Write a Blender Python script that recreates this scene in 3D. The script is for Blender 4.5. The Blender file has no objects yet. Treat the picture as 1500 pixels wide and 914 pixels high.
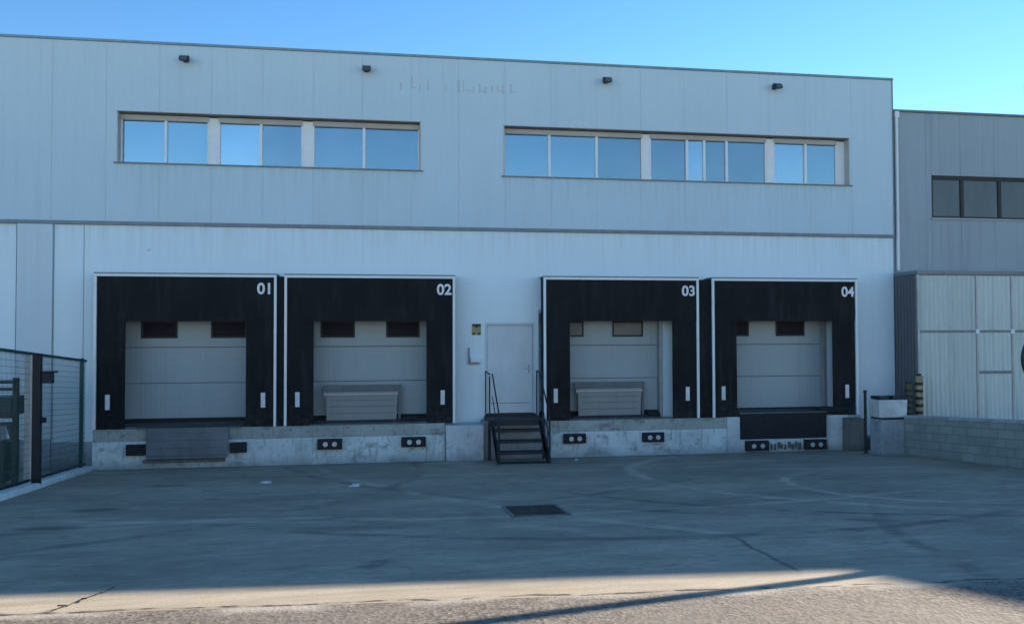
import bpy, bmesh, math, random
from mathutils import Vector, Matrix
random.seed(7)
R = math.radians
scene = bpy.context.scene
col = scene.collection
S = 0.0712                                   # grade of the yard, rising towards the street
def gz(y):                                   # ground height
    return 0.0 if y > 0 else (-y * S if y > -14.2 else 14.2 * S)

# ------------------------------------------------------------------ helpers
class MB:
    def __init__(s): s.bm = bmesh.new()
    def box(s, x0, x1, y0, y1, z0, z1, taper=None):
        v = [s.bm.verts.new(p) for p in ((x0,y0,z0),(x1,y0,z0),(x1,y1,z0),(x0,y1,z0),(x0,y0,z1),(x1,y0,z1),(x1,y1,z1),(x0,y1,z1))]
        for f in ((0,3,2,1),(4,5,6,7),(0,1,5,4),(1,2,6,5),(2,3,7,6),(3,0,4,7)): s.bm.faces.new([v[i] for i in f])
        return s
    def hexa(s, pts):                        # 8 points, bottom four then top four
        v = [s.bm.verts.new(p) for p in pts]
        for f in ((0,3,2,1),(4,5,6,7),(0,1,5,4),(1,2,6,5),(2,3,7,6),(3,0,4,7)): s.bm.faces.new([v[i] for i in f])
        return s
    def bar(s, a, b, w, h=None, n=4):
        a, b = Vector(a), Vector(b); h = h or w
        d = (b - a).normalized(); up = Vector((0,0,1)) if abs(d.z) < .95 else Vector((0,1,0))
        r = d.cross(up).normalized(); u = r.cross(d)
        ra, rb = [], []
        for i in range(n):
            t = 2*math.pi*(i+.5)/n; k = (.5/math.cos(math.pi/n)) if n == 4 else .5
            o = r*math.cos(t)*w*k + u*math.sin(t)*h*k
            ra.append(s.bm.verts.new(a+o)); rb.append(s.bm.verts.new(b+o))
        for i in range(n): s.bm.faces.new((ra[i], ra[(i+1)%n], rb[(i+1)%n], rb[i]))
        s.bm.faces.new(ra[::-1]); s.bm.faces.new(rb); return s
    def prism(s, poly, y0, y1):              # poly in X,Z extruded along Y
        a = [s.bm.verts.new((x,y0,z)) for x,z in poly]; b = [s.bm.verts.new((x,y1,z)) for x,z in poly]
        n = len(poly)
        s.bm.faces.new(a); s.bm.faces.new(b[::-1])
        for i in range(n): s.bm.faces.new((a[i], b[i], b[(i+1)%n], a[(i+1)%n]))
        return s
    def sheet(s, rows):
        g = [[s.bm.verts.new(p) for p in r] for r in rows]
        for i in range(len(g)-1):
            for j in range(len(g[0])-1): s.bm.faces.new((g[i][j], g[i][j+1], g[i+1][j+1], g[i+1][j]))
        return s
    def build(s, name, mat, parent=None, bevel=0, smooth=False):
        bmesh.ops.recalc_face_normals(s.bm, faces=s.bm.faces)
        me = bpy.data.meshes.new(name); org = ORG.get(parent, Vector((0,0,0)))
        bmesh.ops.translate(s.bm, verts=s.bm.verts, vec=-org)
        s.bm.to_mesh(me); s.bm.free(); me.materials.append(mat)
        o = bpy.data.objects.new(name, me); col.objects.link(o); o.parent = parent; ORG[o] = org
        if smooth:
            for p in me.polygons: p.use_smooth = True
        if bevel:
            m = o.modifiers.new('Bevel', 'BEVEL'); m.width = bevel; m.segments = 2; m.limit_method = 'ANGLE'
        return o
ORG = {}
def pieces(boxes, name, mat, parent, bevel=0):   # one mesh object per separate piece
    for b in boxes: MB().box(*b).build(name, mat, parent, bevel)
def tag(o, label=None, cat=None, group=None, kind=None):
    if label: o['label'] = label
    if cat: o['category'] = cat
    if group: o['group'] = group
    if kind: o['kind'] = kind
    return o
def thing(name, loc, label, cat, group=None):
    o = bpy.data.objects.new(name, None); o.location = loc; o.empty_display_size = .2
    col.objects.link(o); ORG[o] = Vector(loc); return tag(o, label, cat, group)
def solo(o, label, cat, group=None):         # one-mesh thing: origin to its base
    vs = [v.co for v in o.data.vertices]
    c = Vector(((min(v.x for v in vs)+max(v.x for v in vs))/2, (min(v.y for v in vs)+max(v.y for v in vs))/2, min(v.z for v in vs)))
    o.data.transform(Matrix.Translation(-c)); o.location = c
    return tag(o, label, cat, group)
def copy_tree(o, parent=None, skip=()):
    c = o.copy(); col.objects.link(c); c.parent = parent
    for ch in [x for x in o.children if x.name.split('.')[0] not in skip]: copy_tree(ch, c)
    return c
def text_mesh(body, height, depth, name, mat, parent, x, y, z, offset=.0, sx=1.0, align='LEFT'):
    cu = bpy.data.curves.new('t', 'FONT'); cu.body = body; cu.size = height/.729*1.0; cu.extrude = depth; cu.offset = offset
    cu.align_x = align
    t = bpy.data.objects.new('t', cu); col.objects.link(t); bpy.context.view_layer.update()
    me = bpy.data.meshes.new_from_object(t.evaluated_get(bpy.context.evaluated_depsgraph_get()))
    bpy.data.objects.remove(t)
    me.transform(Matrix.Diagonal((sx,1,1,1))); me.transform(Matrix.Rotation(R(90), 4, 'X'))
    me.transform(Matrix.Translation(Vector((x,y,z)) - ORG.get(parent, Vector((0,0,0)))))
    me.materials.clear(); me.materials.append(mat)
    o = bpy.data.objects.new(name, me); col.objects.link(o); o.parent = parent; return o

# ------------------------------------------------------------------ materials
class NT:
    def __init__(s, name):
        s.m = bpy.data.materials.new(name); s.m.use_nodes = True; s.t = s.m.node_tree
        s.b = s.t.nodes['Principled BSDF']; s._pos = None
    def n(s, typ, **kw):
        o = s.t.nodes.new(typ)
        for k, v in kw.items(): setattr(o, k, v)
        return o
    def l(s, a, b): s.t.links.new(a, b)
    @property
    def pos(s):
        if not s._pos: s._pos = s.n('ShaderNodeNewGeometry').outputs['Position']
        return s._pos
    def xyz(s):
        q = s.n('ShaderNodeSeparateXYZ'); s.l(s.pos, q.inputs[0]); return q.outputs
    def mapped(s, scale=(1,1,1), loc=(0,0,0), rot=(0,0,0), vec=None):
        q = s.n('ShaderNodeMapping'); q.inputs['Scale'].default_value = scale; q.inputs['Location'].default_value = loc
        q.inputs['Rotation'].default_value = rot
        s.l(vec or s.pos, q.inputs[0]); return q.outputs[0]
    def noise(s, scale, detail=4, rough=.55, vscale=(1,1,1), loc=(0,0,0), dist=0):
        q = s.n('ShaderNodeTexNoise'); q.inputs['Scale'].default_value = scale; q.inputs['Detail'].default_value = detail
        q.inputs['Roughness'].default_value = rough; q.inputs['Distortion'].default_value = dist
        s.l(s.mapped(vscale, loc), q.inputs['Vector']); return q.outputs['Fac']
    def ramp(s, v, a, b, ca=0., cb=1.):
        q = s.n('ShaderNodeMapRange'); q.inputs['From Min'].default_value = a; q.inputs['From Max'].default_value = b
        q.inputs['To Min'].default_value = ca; q.inputs['To Max'].default_value = cb; s.l(v, q.inputs['Value']); return q.outputs[0]
    def math(s, op, a, b=None, c=None):
        q = s.n('ShaderNodeMath', operation=op)
        for i, v in enumerate((a, b, c)):
            if v is None: continue
            if isinstance(v, (int, float)): q.inputs[i].default_value = v
            else: s.l(v, q.inputs[i])
        return q.outputs[0]
    def mix(s, fac, a, b, blend='MIX'):
        q = s.n('ShaderNodeMix', data_type='RGBA', blend_type=blend)
        if isinstance(fac, (int, float)): q.inputs[0].default_value = fac
        else: s.l(fac, q.inputs[0])
        for i, v in ((6, a), (7, b)):
            if isinstance(v, tuple): q.inputs[i].default_value = (*v, 1)
            else: s.l(v, q.inputs[i])
        return q.outputs[2]
    def color(s, c):
        if isinstance(c, tuple): s.b.inputs['Base Color'].default_value = (*c, 1)
        else: s.l(c, s.b.inputs['Base Color'])
    def rough(s, r):
        if isinstance(r, (int, float)): s.b.inputs['Roughness'].default_value = r
        else: s.l(r, s.b.inputs['Roughness'])
    def bump(s, h, strength=.3, dist=.01):
        q = s.n('ShaderNodeBump'); q.inputs['Strength'].default_value = strength; q.inputs['Distance'].default_value = dist
        s.l(h, q.inputs['Height']); s.l(q.outputs[0], s.b.inputs['Normal'])

def worn(name, c, amt=.25, scale=3., rough=.6, metal=0., streak=0., bump=.15, bscale=60, dark=None):
    t = NT(name); dark = dark or tuple(x*(1-amt) for x in c); light = tuple(min(1, x*(1+amt*.5)) for x in c)
    base = t.mix(t.ramp(t.noise(scale, 6), .3, .7), dark, light)
    base = t.mix(t.ramp(t.noise(scale*9, 3), .35, .75, 0, .35), base, tuple(x*.75 for x in c))
    if streak:
        st = t.ramp(t.noise(4, 5, .6, (2.4, 2.4, .16)), .5, .75, 0, streak)
        base = t.mix(st, base, tuple(x*.45 for x in c))
    t.color(base); t.rough(t.ramp(t.noise(scale*2, 3), .2, .8, max(0, rough-.12), min(1, rough+.12)))
    t.b.inputs['Metallic'].default_value = metal
    if bump: t.bump(t.noise(bscale, 4), bump, .004)
    return t.m

def cladding(name, c, period=1.06, x0=.52, ribs=0.0, var=.05, streak=.16, axis='X', rough=.5, drip=None, dripx=None):
    t = NT(name); X, Y, Z = t.xyz(); U = X if axis == 'X' else Y
    idx = t.math('FLOOR', t.math('DIVIDE', t.math('SUBTRACT', U, x0), period))
    wn = t.n('ShaderNodeTexWhiteNoise', noise_dimensions='1D'); t.l(idx, wn.inputs['W'])
    base = t.mix(wn.outputs['Value'], tuple(x*(1-var) for x in c), tuple(x*(1+var) for x in c))
    base = t.mix(t.ramp(t.noise(.35, 4, .6), .35, .7, 0, .35), base, tuple(x*k*.86 for x, k in zip(c, (.97,1,1.03))))
    # rain streaks, dirt run-down
    st = t.ramp(t.noise(3.2, 6, .62, (2.2, 1, .09)), .52, .8, 0, streak)
    base = t.mix(st, base, tuple(x*.55 for x in c))
    base = t.mix(t.ramp(t.noise(14, 4, .6), .55, .8, 0, .12), base, tuple(x*.6 for x in c))
    if drip:
        d = t.ramp(Z, drip[0]-drip[1], drip[0], 0, 1); d = t.math('MULTIPLY', d, t.math('LESS_THAN', Z, drip[0]+.01))
        d = t.math('MULTIPLY', d, t.ramp(t.noise(5.5, 6, .65, (1.6, 1, .07), (3,0,5)), .42, .70, 0, .34))
        if dripx:
            msk = None
            for a_, c_ in dripx:
                q_ = t.math('MULTIPLY', t.ramp(U, a_-.08, a_+.08), t.ramp(U, c_-.08, c_+.08, 1, 0)); msk = q_ if msk is None else t.math('ADD', msk, q_)
            d = t.math('MULTIPLY', d, msk)
        base = t.mix(d, base, tuple(x*k for x, k in zip(c, (.58,.55,.50))))
    t.color(base); t.rough(rough)
    if ribs:
        w = t.math('SINE', t.math('MULTIPLY', U, 2*math.pi/ribs))
        w = t.math('ADD', w, t.math('MULTIPLY', t.noise(1.3, 2), 1.5))
        t.bump(w, .25, .004)
    else: t.bump(t.noise(2.2, 3), .12, .01)
    return t.m

def plain(name, c, rough=.5, metal=0., emit=None):
    t = NT(name); t.color(t.mix(t.ramp(t.noise(7, 4), .3, .7), tuple(x*.85 for x in c), tuple(min(1, x*1.1) for x in c)))
    t.rough(rough); t.b.inputs['Metallic'].default_value = metal; return t.m

M = {}
M['clad'] = cladding('grey_cladding', (.52,.64,.69), ribs=.09, var=.012, streak=.2, drip=(6.36, .75), dripx=((.7,7.1),(8.9,17.4)))
M['clad_dark'] = cladding('neighbour_cladding', (.32,.37,.39), x0=18.9, ribs=.11, var=.03, streak=.4)
M['white_wall'] = cladding('white_painted_wall', (.71,.82,.85), x0=.1, period=2.4, var=.012, streak=.16, drip=(5.08, .9))
M['seam'] = plain('joint_dark', (.10,.11,.12), .7); M['joint'] = plain('cladding_joint_grey', (.44,.52,.55), .6)
M['trim'] = plain('grey_metal_trim', (.17,.20,.22), .45, .3)
M['cap'] = plain('parapet_cap_metal', (.22,.30,.32), .4, .4)
M['white_metal'] = worn('white_powder_coat', (.80,.80,.79), .06, 4, .45, streak=.12, bump=.05)
M['reveal'] = worn('taupe_reveal', (.50,.47,.43), .12, 2, .6, bump=.05)
M['reveal_dark'] = worn('dark_reveal', (.22,.205,.18), .2, 2, .6, bump=.05)
M['door_panel'] = cladding('sectional_door_panel', (.335,.385,.39), x0=0, period=.62, ribs=.10, var=.02, streak=.22)
M['door_pane'] = plain('door_window_acrylic', (.018,.016,.024), .5); M['door_pane'].node_tree.nodes['Principled BSDF'].inputs['Specular IOR Level'].default_value = .1
M['black_frame'] = plain('black_rubber_frame', (.015,.016,.018), .55)
M['entry_door'] = worn('painted_steel_door', (.62,.67,.69), .08, 2.5, .5, streak=.12, bump=.05)
M['dirty_white'] = plain('light_grey_marker', (.66,.66,.66), .5)
M['number'] = plain('white_stencil_paint', (.78,.79,.80), .6)
M['steel_dark'] = worn('dark_painted_steel', (.010,.016,.024), .4, 8, .5, .2)
M['tread'] = worn('rusty_brown_tread', (.034,.029,.031), .5, 12, .7)
M['galv'] = worn('galvanised_steel', (.42,.44,.45), .2, 5, .5, .5, streak=.2)
M['deck_steel'] = worn('grey_deck_plate', (.13,.15,.16), .3, 4, .5, .25, streak=.3)
M['rubber'] = worn('bumper_rubber', (.02,.02,.022), .3, 14, .85)
M['bolt'] = plain('bolt_plate', (.55,.55,.54), .5, .3)
M['yellow'] = worn('faded_yellow_paint', (.36,.30,.15), .4, 9, .6)
M['sign_yellow'] = worn('sign_yellow', (.36,.34,.14), .3, 20, .6)
M['green_metal'] = plain('green_fence_paint', (.012,.062,.056), .45)
M['teal'] = plain('teal_dark', (.014,.03,.036), .5)
M['corr_light'] = cladding('galvanised_corrugated_sheet', (.58,.61,.55), x0=18.59, period=.76, var=.07, streak=.7, rough=.45)
M['corr_shaded'] = cladding('shaded_corrugated_sheet', (.085,.09,.10), axis='Y', period=.8, var=.05, streak=.3)  # porch side made dark in colour because it faces away from the light
M['roof'] = worn('roof_membrane', (.30,.30,.30), .2, 1, .8)
M['cable'] = plain('cable_sheath', (.02,.02,.02), .6)

# shelter fabric: matt black, slightly dusty with vertical folds
t = NT('black_shelter_fabric')
b = t.mix(t.ramp(t.noise(1.4, 5), .35, .75), (.004,.0046,.006), (.010,.0112,.014))
b = t.mix(t.ramp(t.noise(5, 5, .6, (1.5,1.5,.2)), .5, .75, 0, .5), b, (.03,.034,.038))
zz = t.xyz()[2]; b = t.mix(t.math('MULTIPLY', t.ramp(t.math('ADD', zz, t.math('MULTIPLY', t.noise(3,4), .8)), 1.2, 1.9, .5, 0), t.ramp(t.noise(9,5), .4, .7)), b, (.05,.052,.052))
t.color(b); t.rough(.62); t.b.inputs['Specular IOR Level'].default_value = .2
t.bump(t.noise(3, 4, .55, (2,2,.45)), .7, .05); M['fabric'] = t.m

# window glass, reflective coated
t = NT('reflective_window_glass'); t.color(t.mix(t.ramp(t.noise(.6, 2), .3, .7), (.36,.46,.50), (.40,.49,.53))); t.b.inputs['Metallic'].default_value = .92; t.rough(.04)
t.bump(t.noise(1.2, 1), .04, .02); M['glass'] = t.m
for nm, k in (('glass_pale', 1.5), ('glass_deep', 1.0)):
    t = NT('reflective_window_' + nm); t.color(t.mix(t.ramp(t.noise(.8, 3), .35, .65), tuple(k*x for x in (.30,.37,.40)), tuple(k*x for x in (.34,.41,.44)))); t.b.inputs['Metallic'].default_value = .92; t.rough(.06)
    t.bump(t.noise(1.5, 2), .06, .02); M[nm] = t.m
t = NT('smoked_window_glass'); t.color(t.mix(t.ramp(t.noise(1.5, 3, .6, (1,1,.3)), .3, .7), (.075,.09,.095), (.11,.125,.13))); t.b.inputs['Metallic'].default_value = .0; t.rough(.2); M['glass_dark'] = t.m

# stained concrete of the loading platform
def concrete(name, c, stain=.5, low=0.0):
    t = NT(name); X, Y, Z = t.xyz()
    b = t.mix(t.ramp(t.noise(1.1, 6, .6), .35, .68), tuple(x*.78 for x in c), tuple(min(1,x*1.08) for x in c))
    b = t.mix(t.ramp(t.noise(2.6, 7, .65, (1,1,1.6), (3,1,2), .15), .54, .66, 0, stain), b, tuple(x*.38 for x in c))
    b = t.mix(t.ramp(t.noise(6, 6, .6, (3,3,.35)), .56, .72, 0, stain*.9), b, tuple(x*.30*k for x, k in zip(c,(1,.98,.92))))
    b = t.mix(t.ramp(t.noise(9, 6, .7, (1,1,1), (8,3,1)), .56, .68, 0, stain*.8), b, tuple(x*.42 for x in c))
    b = t.mix(t.ramp(t.noise(40, 3), .5, .8, 0, .4), b, tuple(x*.55 for x in c))
    # splash dirt near the foot
    foot = t.math('MULTIPLY', t.ramp(t.math('ADD', Z, t.math('MULTIPLY', t.noise(4, 4), .34)), .16, .42, 1, 0), .75)
    b = t.mix(foot, b, tuple(x*.35 for x in c))
    t.color(b); t.rough(.85); t.bump(t.noise(25, 6), .35, .01); return t.m
M['conc_white'] = concrete('whitewashed_concrete', (.66,.72,.70), .85)
M['conc_beige'] = concrete('bare_grey_concrete', (.40,.42,.38), .9)
M['conc_grey'] = concrete('grey_concrete', (.38,.41,.43), .5)
M['conc_dark'] = concrete('oil_stained_concrete', (.17,.17,.15), .9)
M['conc_clean'] = concrete('clean_painted_block', (.60,.62,.61), .45)

# block wall: courses follow the grade
t = NT('grey_concrete_blocks'); X, Y, Z = t.xyz()
cv = t.n('ShaderNodeCombineXYZ'); t.l(Y, cv.inputs[0]); t.l(t.math('ADD', Z, t.math('MULTIPLY', Y, S)), cv.inputs[1])
bk = t.n('ShaderNodeTexBrick'); t.l(cv.outputs[0], bk.inputs['Vector'])
bk.inputs['Scale'].default_value = 1; bk.inputs['Brick Width'].default_value = .40; bk.inputs['Row Height'].default_value = .165
bk.inputs['Mortar Size'].default_value = .010; bk.inputs['Mortar Smooth'].default_value = .3
bk.inputs['Color1'].default_value = (.235,.265,.245,1); bk.inputs['Color2'].default_value = (.30,.33,.305,1); bk.inputs['Mortar'].default_value = (.20,.205,.19,1)
b = t.mix(t.ramp(t.noise(2.5, 6), .4, .7, 0, .55), bk.outputs['Color'], (.16,.175,.16))
t.color(b); t.rough(.9)
h = t.math('SUBTRACT', t.math('MULTIPLY', t.noise(50, 4), .25), bk.outputs['Fac']); t.bump(h, .7, .012); M['blocks'] = t.m

# yard surface: worn concrete/asphalt with tyre arcs, sandy strip brightened where the sun falls
t = NT('worn_yard_surface'); X, Y, Z = t.xyz()
c0 = (0.250,0.204,0.162)
b = t.mix(t.ramp(t.noise(.35, 6, .6, (1,1.6,1)), .33, .68), (0.250,0.207,0.149), (0.497,0.407,0.292))
b = t.mix(t.ramp(t.noise(1.6, 7, .65, (.45,1.3,1), dist=.8), .5, .72, 0, .65), b, (0.180,0.143,0.104))
b = t.mix(t.ramp(t.noise(2.2, 7, .65, (.4,1.5,1), (7,3,0), .5), .52, .72, 0, .6), b, (0.656,0.533,0.392))
b = t.mix(t.ramp(t.noise(5, 7, .7, (.35,1.8,1), (1,8,0), .4), .50, .72, 0, .5), b, (0.128,0.096,0.072))
b = t.mix(t.ramp(t.noise(7, 6, .7, (.35,1.8,1), (4,2,0), .4), .52, .70, 0, .55), b, (0.656,0.533,0.392))
b = t.mix(t.ramp(t.noise(22, 6, .75, (.4,1.5,1), (2,5,0)), .45, .68, 0, .5), b, (0.169,0.136,0.099))
b = t.mix(t.ramp(t.noise(30, 5, .75, (.6,1.3,1), (9,5,0)), .52, .72, 0, .4), b, (0.700,0.549,0.405))
b = t.mix(t.ramp(t.noise(110, 3, .7), .35, .75, 0, .5), b, (0.169,0.124,0.089))
b = t.mix(t.ramp(t.noise(1.9, 3, .5, (.7,1.2,1), (5,9,0)), .66, .74, 0, .6), b, (.07,.066,.056))
b = t.mix(t.ramp(t.noise(6.5, 2, .5, (.7,1.2,1), (1,4,0)), .70, .76, 0, .6), b, (.06,.056,.05))
def ring(cx, cy, r, w, colr, amt, ns=3., x0=None, x1=None):
    global b
    dx = t.math('SUBTRACT', X, cx); dy = t.math('SUBTRACT', Y, cy)
    d = t.math('SQRT', t.math('ADD', t.math('MULTIPLY', dx, dx), t.math('MULTIPLY', dy, dy)))
    d = t.math('ADD', d, t.math('MULTIPLY', t.noise(.8, 3), .25))
    e = t.math('ABSOLUTE', t.math('SUBTRACT', d, r + .125))
    m = t.ramp(e, w*.4, w, amt, 0)
    m = t.math('MULTIPLY', m, t.ramp(t.noise(ns, 4, .6, (1,1,1), (cx,cy,0)), .38, .6))
    if x0 is not None: m = t.math('MULTIPLY', m, t.ramp(X, x0, x0+1.0)); m = t.math('MULTIPLY', m, t.ramp(X, x1-1.0, x1, 1, 0))
    b = t.mix(m, b, colr)
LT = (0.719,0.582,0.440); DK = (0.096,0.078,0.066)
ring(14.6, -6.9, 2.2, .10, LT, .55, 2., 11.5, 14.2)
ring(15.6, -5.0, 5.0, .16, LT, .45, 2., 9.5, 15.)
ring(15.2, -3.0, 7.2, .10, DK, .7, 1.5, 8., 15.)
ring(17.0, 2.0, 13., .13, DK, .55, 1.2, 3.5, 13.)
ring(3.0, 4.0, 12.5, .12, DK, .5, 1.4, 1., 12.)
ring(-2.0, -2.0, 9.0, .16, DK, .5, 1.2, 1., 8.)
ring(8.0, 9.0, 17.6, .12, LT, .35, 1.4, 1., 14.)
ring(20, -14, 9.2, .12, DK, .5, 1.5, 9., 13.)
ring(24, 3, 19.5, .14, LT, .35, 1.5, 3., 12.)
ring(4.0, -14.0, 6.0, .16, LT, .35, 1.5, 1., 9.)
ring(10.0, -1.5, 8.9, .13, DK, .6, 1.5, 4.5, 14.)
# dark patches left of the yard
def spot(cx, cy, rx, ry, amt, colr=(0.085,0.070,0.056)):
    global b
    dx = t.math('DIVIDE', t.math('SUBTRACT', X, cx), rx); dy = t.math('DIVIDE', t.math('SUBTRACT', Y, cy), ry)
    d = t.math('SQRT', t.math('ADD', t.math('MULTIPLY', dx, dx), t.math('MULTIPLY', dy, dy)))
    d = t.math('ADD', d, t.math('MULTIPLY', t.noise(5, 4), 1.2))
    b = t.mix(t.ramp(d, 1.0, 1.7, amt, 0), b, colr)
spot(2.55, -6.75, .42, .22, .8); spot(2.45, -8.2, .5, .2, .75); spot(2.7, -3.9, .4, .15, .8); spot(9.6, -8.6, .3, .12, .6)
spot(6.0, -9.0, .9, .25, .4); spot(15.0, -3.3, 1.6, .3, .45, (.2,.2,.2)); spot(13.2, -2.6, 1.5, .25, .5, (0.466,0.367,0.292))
# foot of the dock: darker line
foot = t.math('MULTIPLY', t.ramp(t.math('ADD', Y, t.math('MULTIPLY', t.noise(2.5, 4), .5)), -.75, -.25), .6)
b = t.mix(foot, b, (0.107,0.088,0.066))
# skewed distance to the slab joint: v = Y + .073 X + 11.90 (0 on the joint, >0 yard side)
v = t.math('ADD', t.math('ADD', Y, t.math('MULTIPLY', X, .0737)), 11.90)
lit_strip = t.ramp(t.math('ADD', v, t.math('MULTIPLY', t.noise(1.8, 5), .5)), 0.80, 1.02, 1, 0)  # sandy slab edge with sunlight painted in, ending at the shadow edge
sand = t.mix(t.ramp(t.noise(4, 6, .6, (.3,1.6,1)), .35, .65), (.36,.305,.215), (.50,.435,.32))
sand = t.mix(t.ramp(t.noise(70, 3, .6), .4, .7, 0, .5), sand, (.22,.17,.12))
lit_strip = t.math('MULTIPLY', lit_strip, t.ramp(t.math('ADD', X, t.math('MULTIPLY', t.noise(1.5,4), .8)), 10.4, 11.3, 1, 0))  # bright strip faded out where the ground lies in shade
b = t.mix(t.math('MULTIPLY', lit_strip, .95), b, sand)
jn = t.math('ADD', v, t.ramp(t.noise(2, 4), .3, .7, -.05, .05))
joint = t.math('MULTIPLY', t.ramp(t.math('ABSOLUTE', t.math('SUBTRACT', jn, .06)), .012, .035, 1, 0), t.ramp(t.noise(3.5, 3), .42, .56))
b = t.mix(joint, b, (.05,.035,.025))
# crack running from the shade into the light
dx = t.math('SUBTRACT', X, t.math('ADD', 9.66, t.ramp(t.noise(2.5, 5), .3, .7, -.03, .03)))
cr = t.math('ADD', dx, t.math('MULTIPLY', t.math('ADD', Y, 11.2), -.09))
ck = t.math('MULTIPLY', t.ramp(t.math('ABSOLUTE', cr), .012, .035, .62, 0), t.math('MULTIPLY', t.ramp(Y, -10.7, -10.3, 1, 0), t.ramp(Y, -12.1, -11.95)))
b = t.mix(ck, b, (.03,.03,.03))
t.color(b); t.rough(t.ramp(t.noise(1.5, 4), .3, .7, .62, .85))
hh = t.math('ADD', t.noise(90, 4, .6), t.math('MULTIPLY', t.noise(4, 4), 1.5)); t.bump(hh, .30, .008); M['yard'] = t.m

# street: coarse aggregate asphalt, sun-bleached
t = NT('coarse_street_asphalt'); X, Y, Z = t.xyz()
vo = t.n('ShaderNodeTexVoronoi'); vo.inputs['Scale'].default_value = 38; t.l(t.pos, vo.inputs['Vector'])
sp = t.n('ShaderNodeSeparateColor'); t.l(vo.outputs['Color'], sp.inputs[0])
b = t.mix(sp.outputs[0], (.075,.065,.050), (.245,.212,.165))
b = t.mix(t.ramp(sp.outputs[1], .8, .95), b, (.21,.165,.14))
b = t.mix(t.ramp(sp.outputs[2], .86, .97), b, (.08,.07,.065))
b = t.mix(t.ramp(t.noise(1.3, 5), .35, .7, 0, .45), b, (.22,.195,.16))
b = t.mix(t.ramp(t.noise(9, 5), .5, .75, 0, .5), b, (.12,.105,.09))
v = t.math('ADD', t.math('ADD', Y, t.math('MULTIPLY', X, .0737)), 11.90)
edge = t.math('MULTIPLY', t.ramp(t.math('ADD', v, t.math('MULTIPLY', t.noise(3, 4), .3)), -.02, .10), t.ramp(t.noise(2, 4), .4, .6))
b = t.mix(edge, b, (.38,.34,.28))
t.color(b); t.rough(.9); t.bump(t.math('ADD', vo.outputs['Distance'], t.noise(120, 3)), .5, .008); M['street'] = t.m

# ------------------------------------------------------------------ setting
m = MB(); ys = [300, 40, 0, -14.2, -40, -420]
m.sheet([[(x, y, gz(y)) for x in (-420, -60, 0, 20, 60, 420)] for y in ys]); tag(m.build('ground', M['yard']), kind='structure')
def seam_y(x): return max(-14.19, -11.90 - .0737*x)
m = MB(); xs = [-420, -60] + list(range(-30, 31, 2)) + [60, 420]
rows = [[(x, min(seam_y(max(x,-60)), -.5), gz(min(seam_y(max(x,-60)), -.5)) + .005) for x in xs]]
for y in (-14.2, -60, -420): rows.append([(x, y, gz(y) + .005) for x in xs])
m.sheet(rows); tag(m.build('street', M['street']), kind='structure')
M['bounce_lot'] = worn('bounce_apron_concrete', (.55,.50,.42), .15, .5, .9)
m = MB(); m.sheet([[(x, y, gz(y)+.010) for x in (-120, 120)] for y in (-19.6, -44.9)]); tag(m.build('bounce_apron', M['bounce_lot']), kind='structure')  # unseen, added behind the camera to bounce light onto the facade
# white kerb under the fence
def fx(y): return .50 + (-y - .7)*.066
m = MB(); yy = -.62; random.seed(3)
while yy > -11:
    y1 = yy - .98
    x0, x1 = fx(yy), fx(y1); z0, z1 = gz(yy), gz(y1); h = .10 + random.uniform(-.008,.008); jx = random.uniform(-.008,.008)
    m.hexa([(x0-.20,yy,z0-.1),(x0+.02+jx,yy,z0-.1),(x1+.02+jx,y1,z1-.1),(x1-.20,y1,z1-.1),(x0-.20,yy,z0+h),(x0+.02+jx,yy,z0+h),(x1+.02+jx,y1,z1+h),(x1-.20,y1,z1+h)])
    yy = y1 - .012
M['kerb'] = concrete('white_kerb_paint', (.80,.82,.78), .35)
tag(m.build('kerb', M['kerb'], bevel=.015), kind='structure')

# ------------------------------------------------------------------ main building
B = thing('warehouse_building', (9, 0, 0), 'long two tone warehouse with pale grey cladding above white wall and ribbon windows', 'building')
XL, XR, ZB, ZT = -14.0, 18.57, 5.15, 8.93
W1 = (.74, 7.09, 6.40, 7.47); W2 = (8.97, 17.42, 6.33, 7.46); REC = .22
# upper cladding: one sandwich panel after the other with open joints, cut round the windows
m = MB(); k0 = int(math.floor((XL-.52)/1.06))
for k in range(k0, 20):
    a, c = .52 + k*1.06 + .002, .52 + (k+1)*1.06 - .002
    a, c = max(a, XL), min(c, XR)
    if c <= a: continue
    cuts = sorted({a, c, *[x for x in (W1[0],W1[1],W2[0],W2[1]) if a < x < c]})
    for u, w in zip(cuts, cuts[1:]):
        mid = (u+w)/2; win = next((W for W in (W1, W2) if W[0] < mid < W[1]), None)
        if win: m.box(u, w, -.03, .05, ZB, win[2]); m.box(u, w, -.03, .05, win[3], ZT)
        else: m.box(u, w, -.03, .05, ZB, ZT)
m.build('wall_cladding', M['clad'], B)
m = MB()
for a, c, d, e in ((XL, W1[0]-.02, ZB, ZT-.02), (W1[1]+.02, W2[0]-.02, ZB, ZT-.02), (W2[1]+.02, XR-.02, ZB, ZT-.02), (W1[0]-.02, W1[1]+.02, ZB, W1[2]-.02), (W1[0]-.02, W1[1]+.02, W1[3]+.02, ZT-.02),
                   (W2[0]-.02, W2[1]+.02, ZB, W2[2]-.02), (W2[0]-.02, W2[1]+.02, W2[3]+.02, ZT-.02)):
    m.box(a, c, -.018, .35, d, e)
m.build('panel_joints', M['joint'], B)
m = MB(); m.box(XL, XR+.03, -.06, .40, ZT+.002, ZT+.055); m.build('parapet_cap', M['cap'], B, bevel=.008)
m = MB(); m.box(XL, XR+.012, -.050, .30, ZB-.075, ZB-.005); m.build('band_trim', M['trim'], B)
m = MB(); m.box(XR+.003, XR+.02, -.045, .2, ZB, ZT); m.build('corner_trim', M['trim'], B)
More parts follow.
